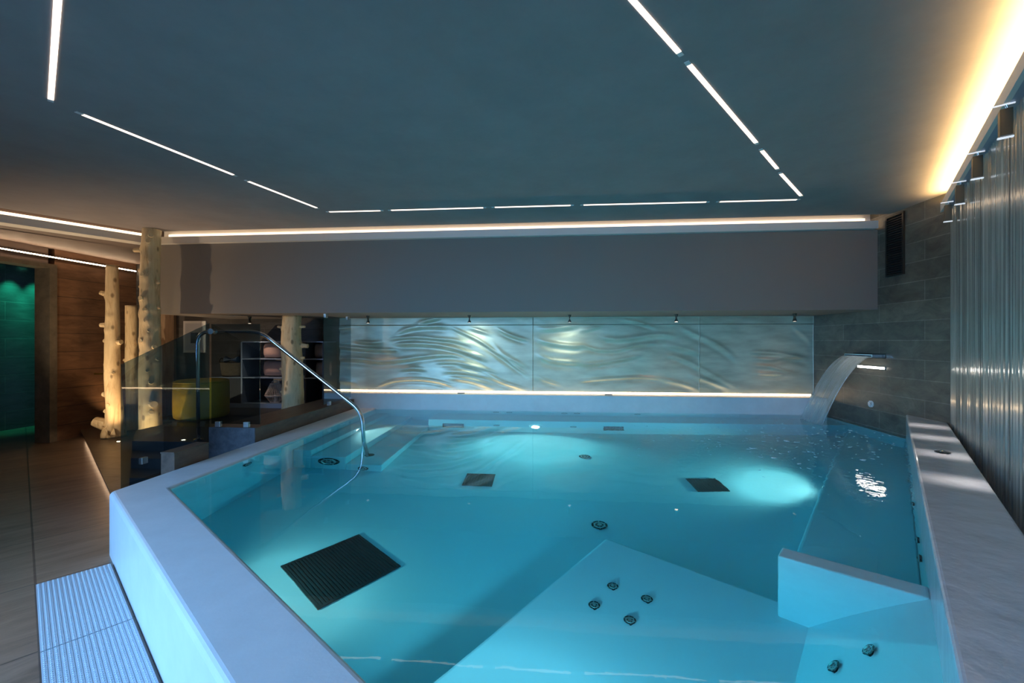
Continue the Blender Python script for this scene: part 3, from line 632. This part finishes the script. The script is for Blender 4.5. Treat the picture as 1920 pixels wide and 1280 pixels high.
# ------------------------------------------------------------------ overflow mats beside the front curb
def mat(v0, v1, label):
    u0, u1 = .06, .385
    t = thing('drain_mat', (*P((u0+u1)/2, (v0+v1)/2), 0), label, 'mat', 'drain mats along the front curb')
    rows = 16; cols = 46; du = (u1-u0)/rows; dv = (v1-v0)/cols
    bm = bmesh.new()
    for k in range(rows): prism([P(u0+du*(k+.04), v0), P(u0+du*(k+.96), v0), P(u0+du*(k+.96), v1), P(u0+du*(k+.04), v1)], .010, .017, bm)
    link('slats', bm, 'mat_plastic', t)
    bm = bmesh.new()
    for j in range(cols):
        prism([P(u0+.004, v0+dv*(j+.1)), P(u1-.004, v0+dv*(j+.1)), P(u1-.004, v0+dv*(j+.9)), P(u0+.004, v0+dv*(j+.9))], .001, .0105, bm)
    link('cross_bars', bm, 'mat_plastic', t)
    bm = bmesh.new()
    for k in range(rows):
        for j in range(cols):
            uc = u0+du*(k+.5); vc = v0+dv*(j+.5); r = .0042
            b = [bm.verts.new((*P(uc+r*math.cos(a)*1.1, vc+r*math.sin(a)*1.3), .0165)) for a in (0, 1.57, 3.14, 4.71)]
            tp = [bm.verts.new((*P(uc+.6*r*math.cos(a), vc+.6*r*math.sin(a)), .0205)) for a in (0, 1.57, 3.14, 4.71)]
            bm.faces.new(tp)
            for i in range(4): bm.faces.new((b[i], b[(i+1) % 4], tp[(i+1) % 4], tp[i]))
    o = link('grip_studs', bm, 'mat_plastic', t); o['kind'] = 'stuff'
mat(-3.79, -2.955, 'white plastic drain mat beside the front curb, the far one at the corner')
mat(-2.945, -2.11, 'white plastic drain mat beside the front curb, the near one at the picture bottom')

# ------------------------------------------------------------------ raised platform, deck, stairs, bench
plat = [(-7.15, 6.06), (-3.0, 2.886), (-3.0, 6.9), (-7.15, 6.9)]
_e0, _e1 = Vector((-7.15, 6.06)), Vector((-3.0, 2.886)); _n = Vector(((_e1-_e0).y, -(_e1-_e0).x)).normalized()
if _n.y > 0: _n = -_n
struct('trim_2', prism(plat, .001, .10), 'deck_tile')
struct('trim_8', prism([tuple(_e0), tuple(_e1), tuple(_e1+_n*.04), tuple(_e0+_n*.04)], .082, .10), 'deck_tile')                  # low platform
bm = prism([(-4.40, 4.20), (-3.0, 4.20), (-3.0, 6.9), (-5.40, 6.9), (-5.40, 5.35), (-4.87, 5.35), (-4.87, 4.70)], .10, .40)
for ya, yb, xl, zt in ((3.92, 4.20, -4.12, .30), (3.64, 3.92, -3.84, .20)): prism([(xl, ya), (-3.53, ya), (-3.53, yb), (xl-.28, yb)], .10, zt, bm)
struct('trim_3', bm, 'dark_stone')                                                  # deck and its two steps
t = thing('stone_bench', (-3.25, 5.3, .4), 'long brown stone bench along the left side of the pool, with a grey end face', 'bench')
link('seat_slab', box(-3.50, -3.003, 4.18, YP-.02, .40, .565), 'bench_brown', t, bevel=.006)
link('end_face', box(-3.502, -3.001, 4.165, 4.18, .11, .567), 'bench_grey', t)
t = kerb = thing('stone_kerb', (-3.06, 3.4, .1), 'low brown stone kerb wall standing against the pool curb before the grey bench end', 'kerb wall')
link('kerb_core', box(-3.12, -3.003, 3.22, 3.57, .101, .548), 'bench_brown', t); link('kerb_cap', box(-3.125, -3.002, 3.215, 3.575, .548, .56), 'bench_brown', t, bevel=.004)

# ------------------------------------------------------------------ glass screens
def clampbox(p, ax, parent, s=.028): link('clamp', obox(p, Vector(ax)*s, Vector((ax[1], ax[0], 0))*.018, (0, 0, s)), 'brushed_steel', parent, bevel=.004)
t = thing('glass_screen', (-3.5, 3.7, .1), 'dark glass stair screen with a sloping top edge, at left of the pool', 'glass screen')
bm = bmesh.new(); pr = [(3.256, .11), (4.176, .11), (4.176, 1.64), (3.256, 1.262)]
a = [bm.verts.new((-3.512, y, z)) for y, z in pr]; b = [bm.verts.new((-3.504, y, z)) for y, z in pr]
bm.faces.new(a); bm.faces.new(b)
for i in range(4): bm.faces.new((a[i], a[(i+1) % 4], b[(i+1) % 4], b[i]))
link('pane', bm, 'tinted_glass', t)
for y in (3.45, 4.0): clampbox((-3.508, y, .42), (0, 1, 0), t)
t = thing('glass_screen', (-3.23, 4.2, .567), 'dark glass screen standing across the end of the stone bench', 'glass screen')
link('pane', box(-3.495, -2.965, 4.19, 4.20, .60, 1.63), 'tinted_glass', t)
for x in (-3.42, -3.11): clampbox((x, 4.195, .595), (1, 0, 0), t)
link('joint_plate', cyl((-3.49, 4.17, 1.555), (0, 1, 0), .03, .06), 'brushed_steel', t)
t = thing('glass_screen', (-3.05, 6.0, .565), 'smoky glass screen on the bench far end, in front of the wave panels', 'glass screen')
link('pane', box(-3.056, -3.046, 5.60, 6.40, .595, 1.80), 'smoky_glass', t)
for y, z in ((5.75, .592), (6.28, .592), (5.66, 1.802), (6.3, 1.802)): clampbox((-3.051, y, z), (0, 1, 0), t)

# ------------------------------------------------------------------ handrail into the pool
t = thing('handrail', (-3.7, 4.28, .4), 'polished steel handrail sloping from the deck down into the pool steps', 'handrail')
yr = 4.30
path = arc([(-3.735, yr, .40), (-3.745, yr, 1.553), (-3.04, yr+.01, 1.552), (-1.945, yr+.03, .725), (-1.88, yr+.03, -.15)], .13, 8)
link('rail', tube(path, .0205), 'steel', t, smooth=True)
link('post_foot', tube([(-3.735, yr, .401), (-3.735, yr, .412), (-3.735, yr, .418)], [.045, .045, .024], None, 24), 'steel', t)
link('pool_foot', tube([(-1.88, yr+.075, -.149), (-1.88, yr+.075, -.14)], [.05, .05], None, 24), 'jet_dark', t)

# ------------------------------------------------------------------ tree trunks
def trunk(base, top, r0, r1, seed, label, stubs, group='bare tree trunks set up as decoration', wob=.02):
    rng = random.Random(seed); base = Vector(base); top = Vector(top)
    t = thing('tree_trunk', base, label, 'tree trunk', group); n = 22; m = int((top-base).length/.035)
    bm = bmesh.new(); rings = []; ph = [rng.uniform(0, 6.28) for _ in range(8)]
    def ctr(s): return base.lerp(top, s)+Vector((wob*math.sin(4*s+ph[0])+wob*.5*math.sin(9*s+ph[1]), wob*math.sin(3.4*s+ph[2])+wob*.4*math.sin(11*s+ph[3]), 0))-Vector((wob*math.sin(ph[0])+wob*.5*math.sin(ph[1]), wob*math.sin(ph[2])+wob*.4*math.sin(ph[3]), 0))*(1-s)
    def rad(s): return (r0*(1-s)+r1*s)*(1+.18*math.exp(-s*26))
    knots = []
    for (s, ang, ln, rr) in stubs: knots.append((s, ang, rr))
    Ht = (top-base).length
    for i in range(m+1):
        s = i/m; c0 = ctr(s); ring = []
        for k in range(n):
            th = 2*math.pi*k/n; rr = rad(s)*(1+.05*math.sin(3*th+ph[4]+2*s)+.035*math.sin(5*th+ph[5]-7*s)+.02*math.sin(8*th+23*s+ph[6]))
            for ks, ka, kr in knots:
                dz = (s-ks)*Ht; da = (th-ka+math.pi) % (2*math.pi)-math.pi
                rr += kr*1.15*math.exp(-(dz/(kr*2.2))**2-(da/.55)**2)
            ring.append(bm.verts.new(c0+Vector((rr*math.cos(th), rr*math.sin(th), 0))))
        rings.append(ring)
    for q in range(m):
        for k in range(n): bm.faces.new((rings[q][k], rings[q][(k+1) % n], rings[q+1][(k+1) % n], rings[q+1][k]))
    bm.faces.new(rings[0]); bm.faces.new(rings[-1])
    o = link('stem', bm, 'bare_wood', t, smooth=True); 
    for (s, ang, ln, rr) in stubs:
        if ln <= 0: continue
        c0 = ctr(s); d = Vector((math.cos(ang), math.sin(ang), rng.uniform(-.1, .45))).normalized(); p = c0+d*(rad(s)*.6)
        link('branch_stub', tube([p, p+d*(rad(s)*.4+rr*.4), p+d*(rad(s)*.4+ln*.55), p+d*(rad(s)*.4+ln*.85)], [rr*2.4, rr*1.75, rr*1.5, rr*1.35], None, 10), 'bare_wood', t, smooth=False)
    return t
Lf, Rt, Fr = math.pi*1.03, 0.0, -math.pi/2+.35          # directions as seen from the pool
def stubset(seed, n, rr=(.010, .02), side=.5):
    rg = random.Random(seed); out = []
    for i in range(n):
        a = rg.choice([Lf+rg.uniform(-.4, .4), Rt+rg.uniform(-.4, .4), Fr+rg.uniform(-.8, .8)]); out.append((.04+.93*(i+rg.uniform(.2, .8))/n, a, rg.uniform(0.0, .07) if rg.random() > .3 else 0, rg.uniform(*rr)))
    return out
trunk((-6.14, 5.62, .10), (-6.17, 5.62, 2.53), .102, .068, 4, 'bare pale trunk at left with a forked log at its foot', [(.95-.13, Lf+.2, .09, .022), (.95-.30, Lf+.1, .09, .022), (.55, Lf-.1, .05, .022), (.55, Rt, .06, .024), (.42, Lf, .03, .016), (.25, Lf-.1, .08, .026), (.19, Fr-.2, .02, .014), (.13, Lf, .06, .026), (.70, Fr, 0, .014), (.36, Fr+.5, .02, .012), (.62, Fr-.4, 0, .016), (.055, Lf+.15, .20, .050), (.02, Lf-.5, .09, .05), (.02, Fr-.6, .04, .05)], wob=.012)
trunk((-6.39, 6.1, .10), (-6.39, 6.1, 2.0), .078, .074, 8, 'shorter bare trunk behind the left trunk, flat cut top', [(.7, Rt, 0, .02), (.55, Lf+.4, .03, .014), (.4, Fr, 0, .014), (.3, Rt-.4, .03, .012), (.6, Fr+.6, 0, .012)], wob=.006)
trunk((-6.44, 6.36, .10), (-6.44, 6.36, 1.90), .062, .058, 12, 'thin shaded trunk, shortest of the group between two taller trunks', [(.6, Lf, 0, .012), (.4, Fr, .02, .01), (.8, Fr, 0, .01)], wob=.006)
trunk((-5.165, 5.20, .10), (-5.17, 5.20, 2.93), .122, .098, 16, 'tallest bare trunk, reaching the ceiling where the two cove lights meet', [(.90, Lf+.15, .11, .018), (.955, Rt-.8, .04, .02), (.80, Lf, .05, .013), (.73, Lf-.1, .05, .013), (.735, Rt, .05, .013), (.62, Fr, .03, .016), (.60, Lf, 0, .022), (.62, Rt+.1, .03, .012), (.51, Fr+.3, .025, .014), (.54, Rt, 0, .022), (.45, Rt-.5, .04, .018), (.41, Fr, 0, .016), (.38, Rt-.2, .04, .016), (.33, Fr+.2, .03, .014), (.28, Fr+.5, .04, .018), (.20, Rt-.6, .08, .03), (.15, Fr+.5, .03, .018), (.85, Fr+.5, 0, .014), (.77, Fr-.3, .02, .018), (.67, Fr-.4, .03, .022), (.48, Fr-.5, .02, .02), (.57, Fr+.1, .02, .02), (.93, Fr+.2, .03, .02)], wob=.010)
trunk((-3.79, 6.10, .40), (-3.81, 6.10, 1.835), .150, .128, 21, 'thick bare trunk between bench and shelving, up to the underside of the bulkhead', [(.86, Lf, .09, .013), (.88, Rt, .09, .012), (.70, Rt+.1, .13, .022), (.55, Rt-.1, .07, .013), (.42, Lf, .07, .015), (.22, Lf, .05, .012), (.165, Lf-.1, .06, .011), (.73, Fr, 0, .014), (.31, Fr-.1, .0, .02), (.6, Fr+.5, 0, .014)], wob=.010)

# ------------------------------------------------------------------ deck furniture
t = thing('pouf', (-4.83, 5.62, .4), 'round yellow fabric pouf on the deck behind the dark glass', 'pouf')
c0 = Vector((-4.83, 5.62, .40)); prof = [(.0, .0), (.285, .0), (.315, .02), (.325, .06), (.327, .27), (.325, .46), (.312, .505), (.28, .522), (0, .526)]
bm = bmesh.new(); rings = []
for r, z in prof: rings.append([bm.verts.new(c0+Vector((max(r, .001)*math.cos(k*math.pi/20), max(r, .001)*math.sin(k*math.pi/20), z))) for k in range(40)])
for q in range(len(rings)-1):
    for k in range(40): bm.faces.new((rings[q][k], rings[q][(k+1) % 40], rings[q+1][(k+1) % 40], rings[q+1][k]))
link('padded_body', bm, 'yellow_fabric', t, smooth=True)
link('piping', tube([c0+Vector((.318*math.cos(k*math.pi/24), .318*math.sin(k*math.pi/24), .497)) for k in range(49)], .006, None, 6, False), 'yellow_fabric', t, smooth=True)
# shelving
X0, X1, XL, yF, yK = -4.87, -3.52, -5.38, 6.45, 6.86
t = thing('shelf_unit', ((X0+X1)/2, 6.6, .4), 'dark open shelf unit with thin blue-grey edges on the deck by the back wall', 'shelf')
for z in (1.45, 1.18, .883):
    link('shelf_board', box(X0 if z > 1 else XL, X1, yF, yK, z-.014, z), 'blue_steel', t)
link('base_board', box(XL, X1, yF, yK, .401, .47), 'blue_steel', t)
for x in (X0, -3.81, X1): link('upright', box(x-.012, x+.012, yF+.001, yK-.001, .47, 1.436), 'blue_steel' if x == X0 else 'shelf_dark', t)
link('back_panel', box(XL, X1, yK, yK+.015, .401, .87), 'shelf_dark', t); link('low_side', box(XL, XL+.015, yF+.001, yK-.001, .47, .868), 'shelf_dark', t)
link('low_front', box(XL+.015, X0-.012, yF+.01, yF+.02, .47, .868), 'shelf_dark', t)
def cushion(c, w, d, h, label):
    bm = bmesh.new(); n = 10; rows = []
    for sgn in (1, -1):
        g = []
        for i in range(n+1):
            r = []
            for j in range(n+1):
                a, b = i/n*2-1, j/n*2-1; k = max(0, (1-abs(a)**3.2))*max(0, (1-abs(b)**3.2)); pin = 1-.10*(abs(a*b))**.5*(1-abs(abs(a)-abs(b)))
                r.append(bm.verts.new((c[0]+a*w/2*(1-.05*b*b), c[1]+sgn*d/2*k**.55, c[2]+h/2+b*h/2*(1-.06*a*a))))
            g.append(r)
        rows.append(g)
    for g in rows:
        for i in range(n):
            for j in range(n): bm.faces.new((g[i][j], g[i+1][j], g[i+1][j+1], g[i][j+1]))
    bmesh.ops.remove_doubles(bm, verts=bm.verts, dist=.0008)
    o = link('cushion', bm, 'cushion_fabric', None, smooth=True); tag(o, label, 'cushion', 'cushions on the shelf unit')
cushion((-4.42, 6.62, 1.182), .38, .20, .245, 'dusty pink cushion on the upper shelf, left of the trunk')
cushion((-4.41, 6.62, .885), .40, .20, .26, 'dusty pink cushion on the middle shelf, left of the trunk')
cushion((-3.66, 6.66, 1.182), .22, .16, .235, 'dusty pink cushion on the upper shelf, right of the trunk')
cushion((-3.62, 6.66, .885), .26, .16, .25, 'dusty pink cushion on the middle shelf, right of the trunk')
# woven lantern
c0 = Vector((-4.40, 6.60, .471)); t = thing('woven_lantern', c0, 'woven pale cord lantern on the bottom shelf beside the trunk', 'lantern')
pf = [(.075, 0), (.145, .10), (.155, .115), (.075, .30)]
bm = bmesh.new()
for k in range(34):
    a = 2*math.pi*k/34; tube([c0+Vector((r*math.cos(a), r*math.sin(a), z+.004)) for r, z in pf], .0042, bm, 5)
link('cord_weave', bm, 'rattan', t)
bm = bmesh.new()
for r, z in pf: tube([c0+Vector((r*math.cos(k*math.pi/16), r*math.sin(k*math.pi/16), z+.004)) for k in range(33)], .006, bm, 6, False)
link('hoop', bm, 'rattan', t)
link('handle', tube(arc([c0+Vector((-.07, 0, .30)), c0+Vector((-.05, 0, .345)), c0+Vector((.05, 0, .345)), c0+Vector((.07, 0, .30))], .05), .006, None, 6), 'rattan', t)
link('candle', cyl(c0+Vector((0, 0, .004)), up, .03, .12), 'white_paint', t)
# basket
c0 = Vector((-5.12, 6.64, .884)); t = thing('wicker_basket', c0, 'dark woven basket with a handle on the low left shelf behind the glass', 'basket')
bm = bmesh.new(); rings = []
pf = [(.0, .0), (.19, .0), (.205, .05), (.215, .12), (.222, .20), (.225, .225), (.210, .225), (.20, .05), (0, .03)]
for r, z in pf: rings.append([bm.verts.new(c0+Vector((max(r, .001)*1.05*math.cos(k*math.pi/20), max(r, .001)*.72*math.sin(k*math.pi/20), z))) for k in range(40)])
for q in range(len(rings)-1):
    for k in range(40): bm.faces.new((rings[q][k], rings[q][(k+1) % 40], rings[q+1][(k+1) % 40], rings[q+1][k]))
link('woven_body', bm, 'wicker', t)
for sx in (-1, 1): link('handle', tube([c0+Vector((sx*.225, -.05, .21)), c0+Vector((sx*.24, -.045, .27)), c0+Vector((sx*.245, 0, .295)), c0+Vector((sx*.24, .045, .27)), c0+Vector((sx*.225, .05, .21))], .010, None, 8), 'wicker', t, smooth=True)
cushion_t = thing('rolled_towel', (-5.16, 6.64, 1.08), 'blue-grey rolled towel lying in the woven basket', 'towel')
bm = tube([(-5.27, 6.62, 1.155), (-5.05, 6.62, 1.155)], .055, None, 20); link('towel_roll', bm, 'towel_blue', cushion_t, smooth=False)
# picture, wooden pilaster
t = thing('framed_picture', (-6.04, YB, 1.25), 'pale framed picture on the back wall behind the dark glass', 'picture')
link('picture_frame', box(-6.25, -5.84, YB-.025, YB-.001, 1.26, 1.80), 'white_paint', t, bevel=.004); link('picture_sheet', box(-6.21, -5.88, YB-.028, YB-.025, 1.30, 1.76), 'art_paper', t)
link('dark_motif', box(-6.11, -5.97, YB-.030, YB-.028, 1.42, 1.60), 'art_dark', t)
struct('trim_4', box(-6.64, -6.40, YB-.05, YB, .0, 2.79), 'tan_wood')
# gold stand behind the left trunk
t = thing('gold_stand', (-6.62, 5.98, .1), 'slim gold metal stand half hidden behind the left trunk', 'stand')
gx0, gx1, gy0, gy1 = -6.78, -6.46, 5.88, 6.00
link('stand_top', box(gx0, gx1, gy0, gy1, .955, .978), 'gold', t, bevel=.003)
for x in (gx0+.19, gx1-.015):
    for y in (gy0+.012, gy1-.012): link('leg', box(x-.011, x+.011, y-.011, y+.011, .10, .955), 'gold', t)

# ------------------------------------------------------------------ hall lights
t = thing('hall_light', (-7.13, 5.2, 2.66), 'thin warm light line along the top of the left wall', 'light strip')
link('light_profile', box(-7.15, -7.125, 3.5, 6.88, 2.648, 2.675), 'dark_metal', t); link('diffuser', box(-7.125, -7.119, 3.52, 6.87, 2.656, 2.669), 'led_hall', t)
for y, pl in ((6.36, 'left one'), (6.70, 'right one')):
    t = thing('green_downlight', (-8.62, y, 2.72), 'small green downlight in the shower room ceiling, '+pl, 'downlight', 'green downlights in the shower room')
    link('trim_ring', cyl((-8.62, y, 2.7205), (0, 0, -1), .045, .008), 'dark_metal', t); link('lens', cyl((-8.62, y, 2.713), (0, 0, -1), .03, .004), 'lens_green', t)
    l = lamp('green_lamp', 'SPOT', (-8.62, y, 2.70), 60, (.02, 1, .55), (-.26, 0, -1), spot_size=R(60), spot_blend=.8, shadow_soft_size=.03)
    l.parent = t; l.matrix_parent_inverse = Matrix.Translation(-Vector(t.location))
def uplight(p, aim, e, label, col=(1, .62, .30), size=90):
    t = thing('floor_uplight', p, label, 'floor light', 'small floor lights around the deck')
    link('ring', tube([Vector(p), Vector(p)+Vector((0, 0, .004))], [.03, .028], None, 20), 'steel', t); link('lens', cyl(Vector(p)+Vector((0, 0, .003)), up, .018, .003), 'lens_warm', t)
    l = lamp('uplight_lamp', 'SPOT', Vector(p)+Vector((0, 0, .03)), e, col, aim, spot_size=R(size), spot_blend=.8, shadow_soft_size=.02)
    l.parent = t; l.matrix_parent_inverse = Matrix.Translation(-Vector(p))
uplight((-5.786, 5.332, .101), (-.35, .3, 1), 22, 'tiny floor light on the low platform before the left trunk')
uplight((-4.95, 4.86, .101), (-.25, .42, 1), 34, 'tiny floor light on the low platform before the tallest trunk')
uplight((-3.88, 4.27, .401), (.1, .75, 1), 14, 'tiny floor light on the deck at the handrail post')
uplight((-6.72, 6.45, .101), (-.5, .1, 1), 16, 'tiny floor light by the left wall behind the short trunks')
uplight((-6.25, 4.15, .001), (.45, .75, 1), 150, 'tiny floor light in the hall floor, before the low platform', (1, .76, .50), 110)
# step light under the platform edge, washing the hall floor
e0 = Vector((-6.9, 5.869)); e1 = Vector((-3.3, 3.115)); dd = (e1-e0).normalized(); nn = Vector((-dd.y, dd.x)); nn = nn if nn.y < 0 else -nn
t = thing('platform_light', (*(e0+e1)/2, .05), 'hidden warm light strip along the foot of the low platform edge', 'light strip')
link('diffuser', prism([tuple(e0+nn*.001), tuple(e1+nn*.001), tuple(e1+nn*.006), tuple(e0+nn*.006)], .070, .080), 'led_step', t)
bpy.context.view_layer.update()
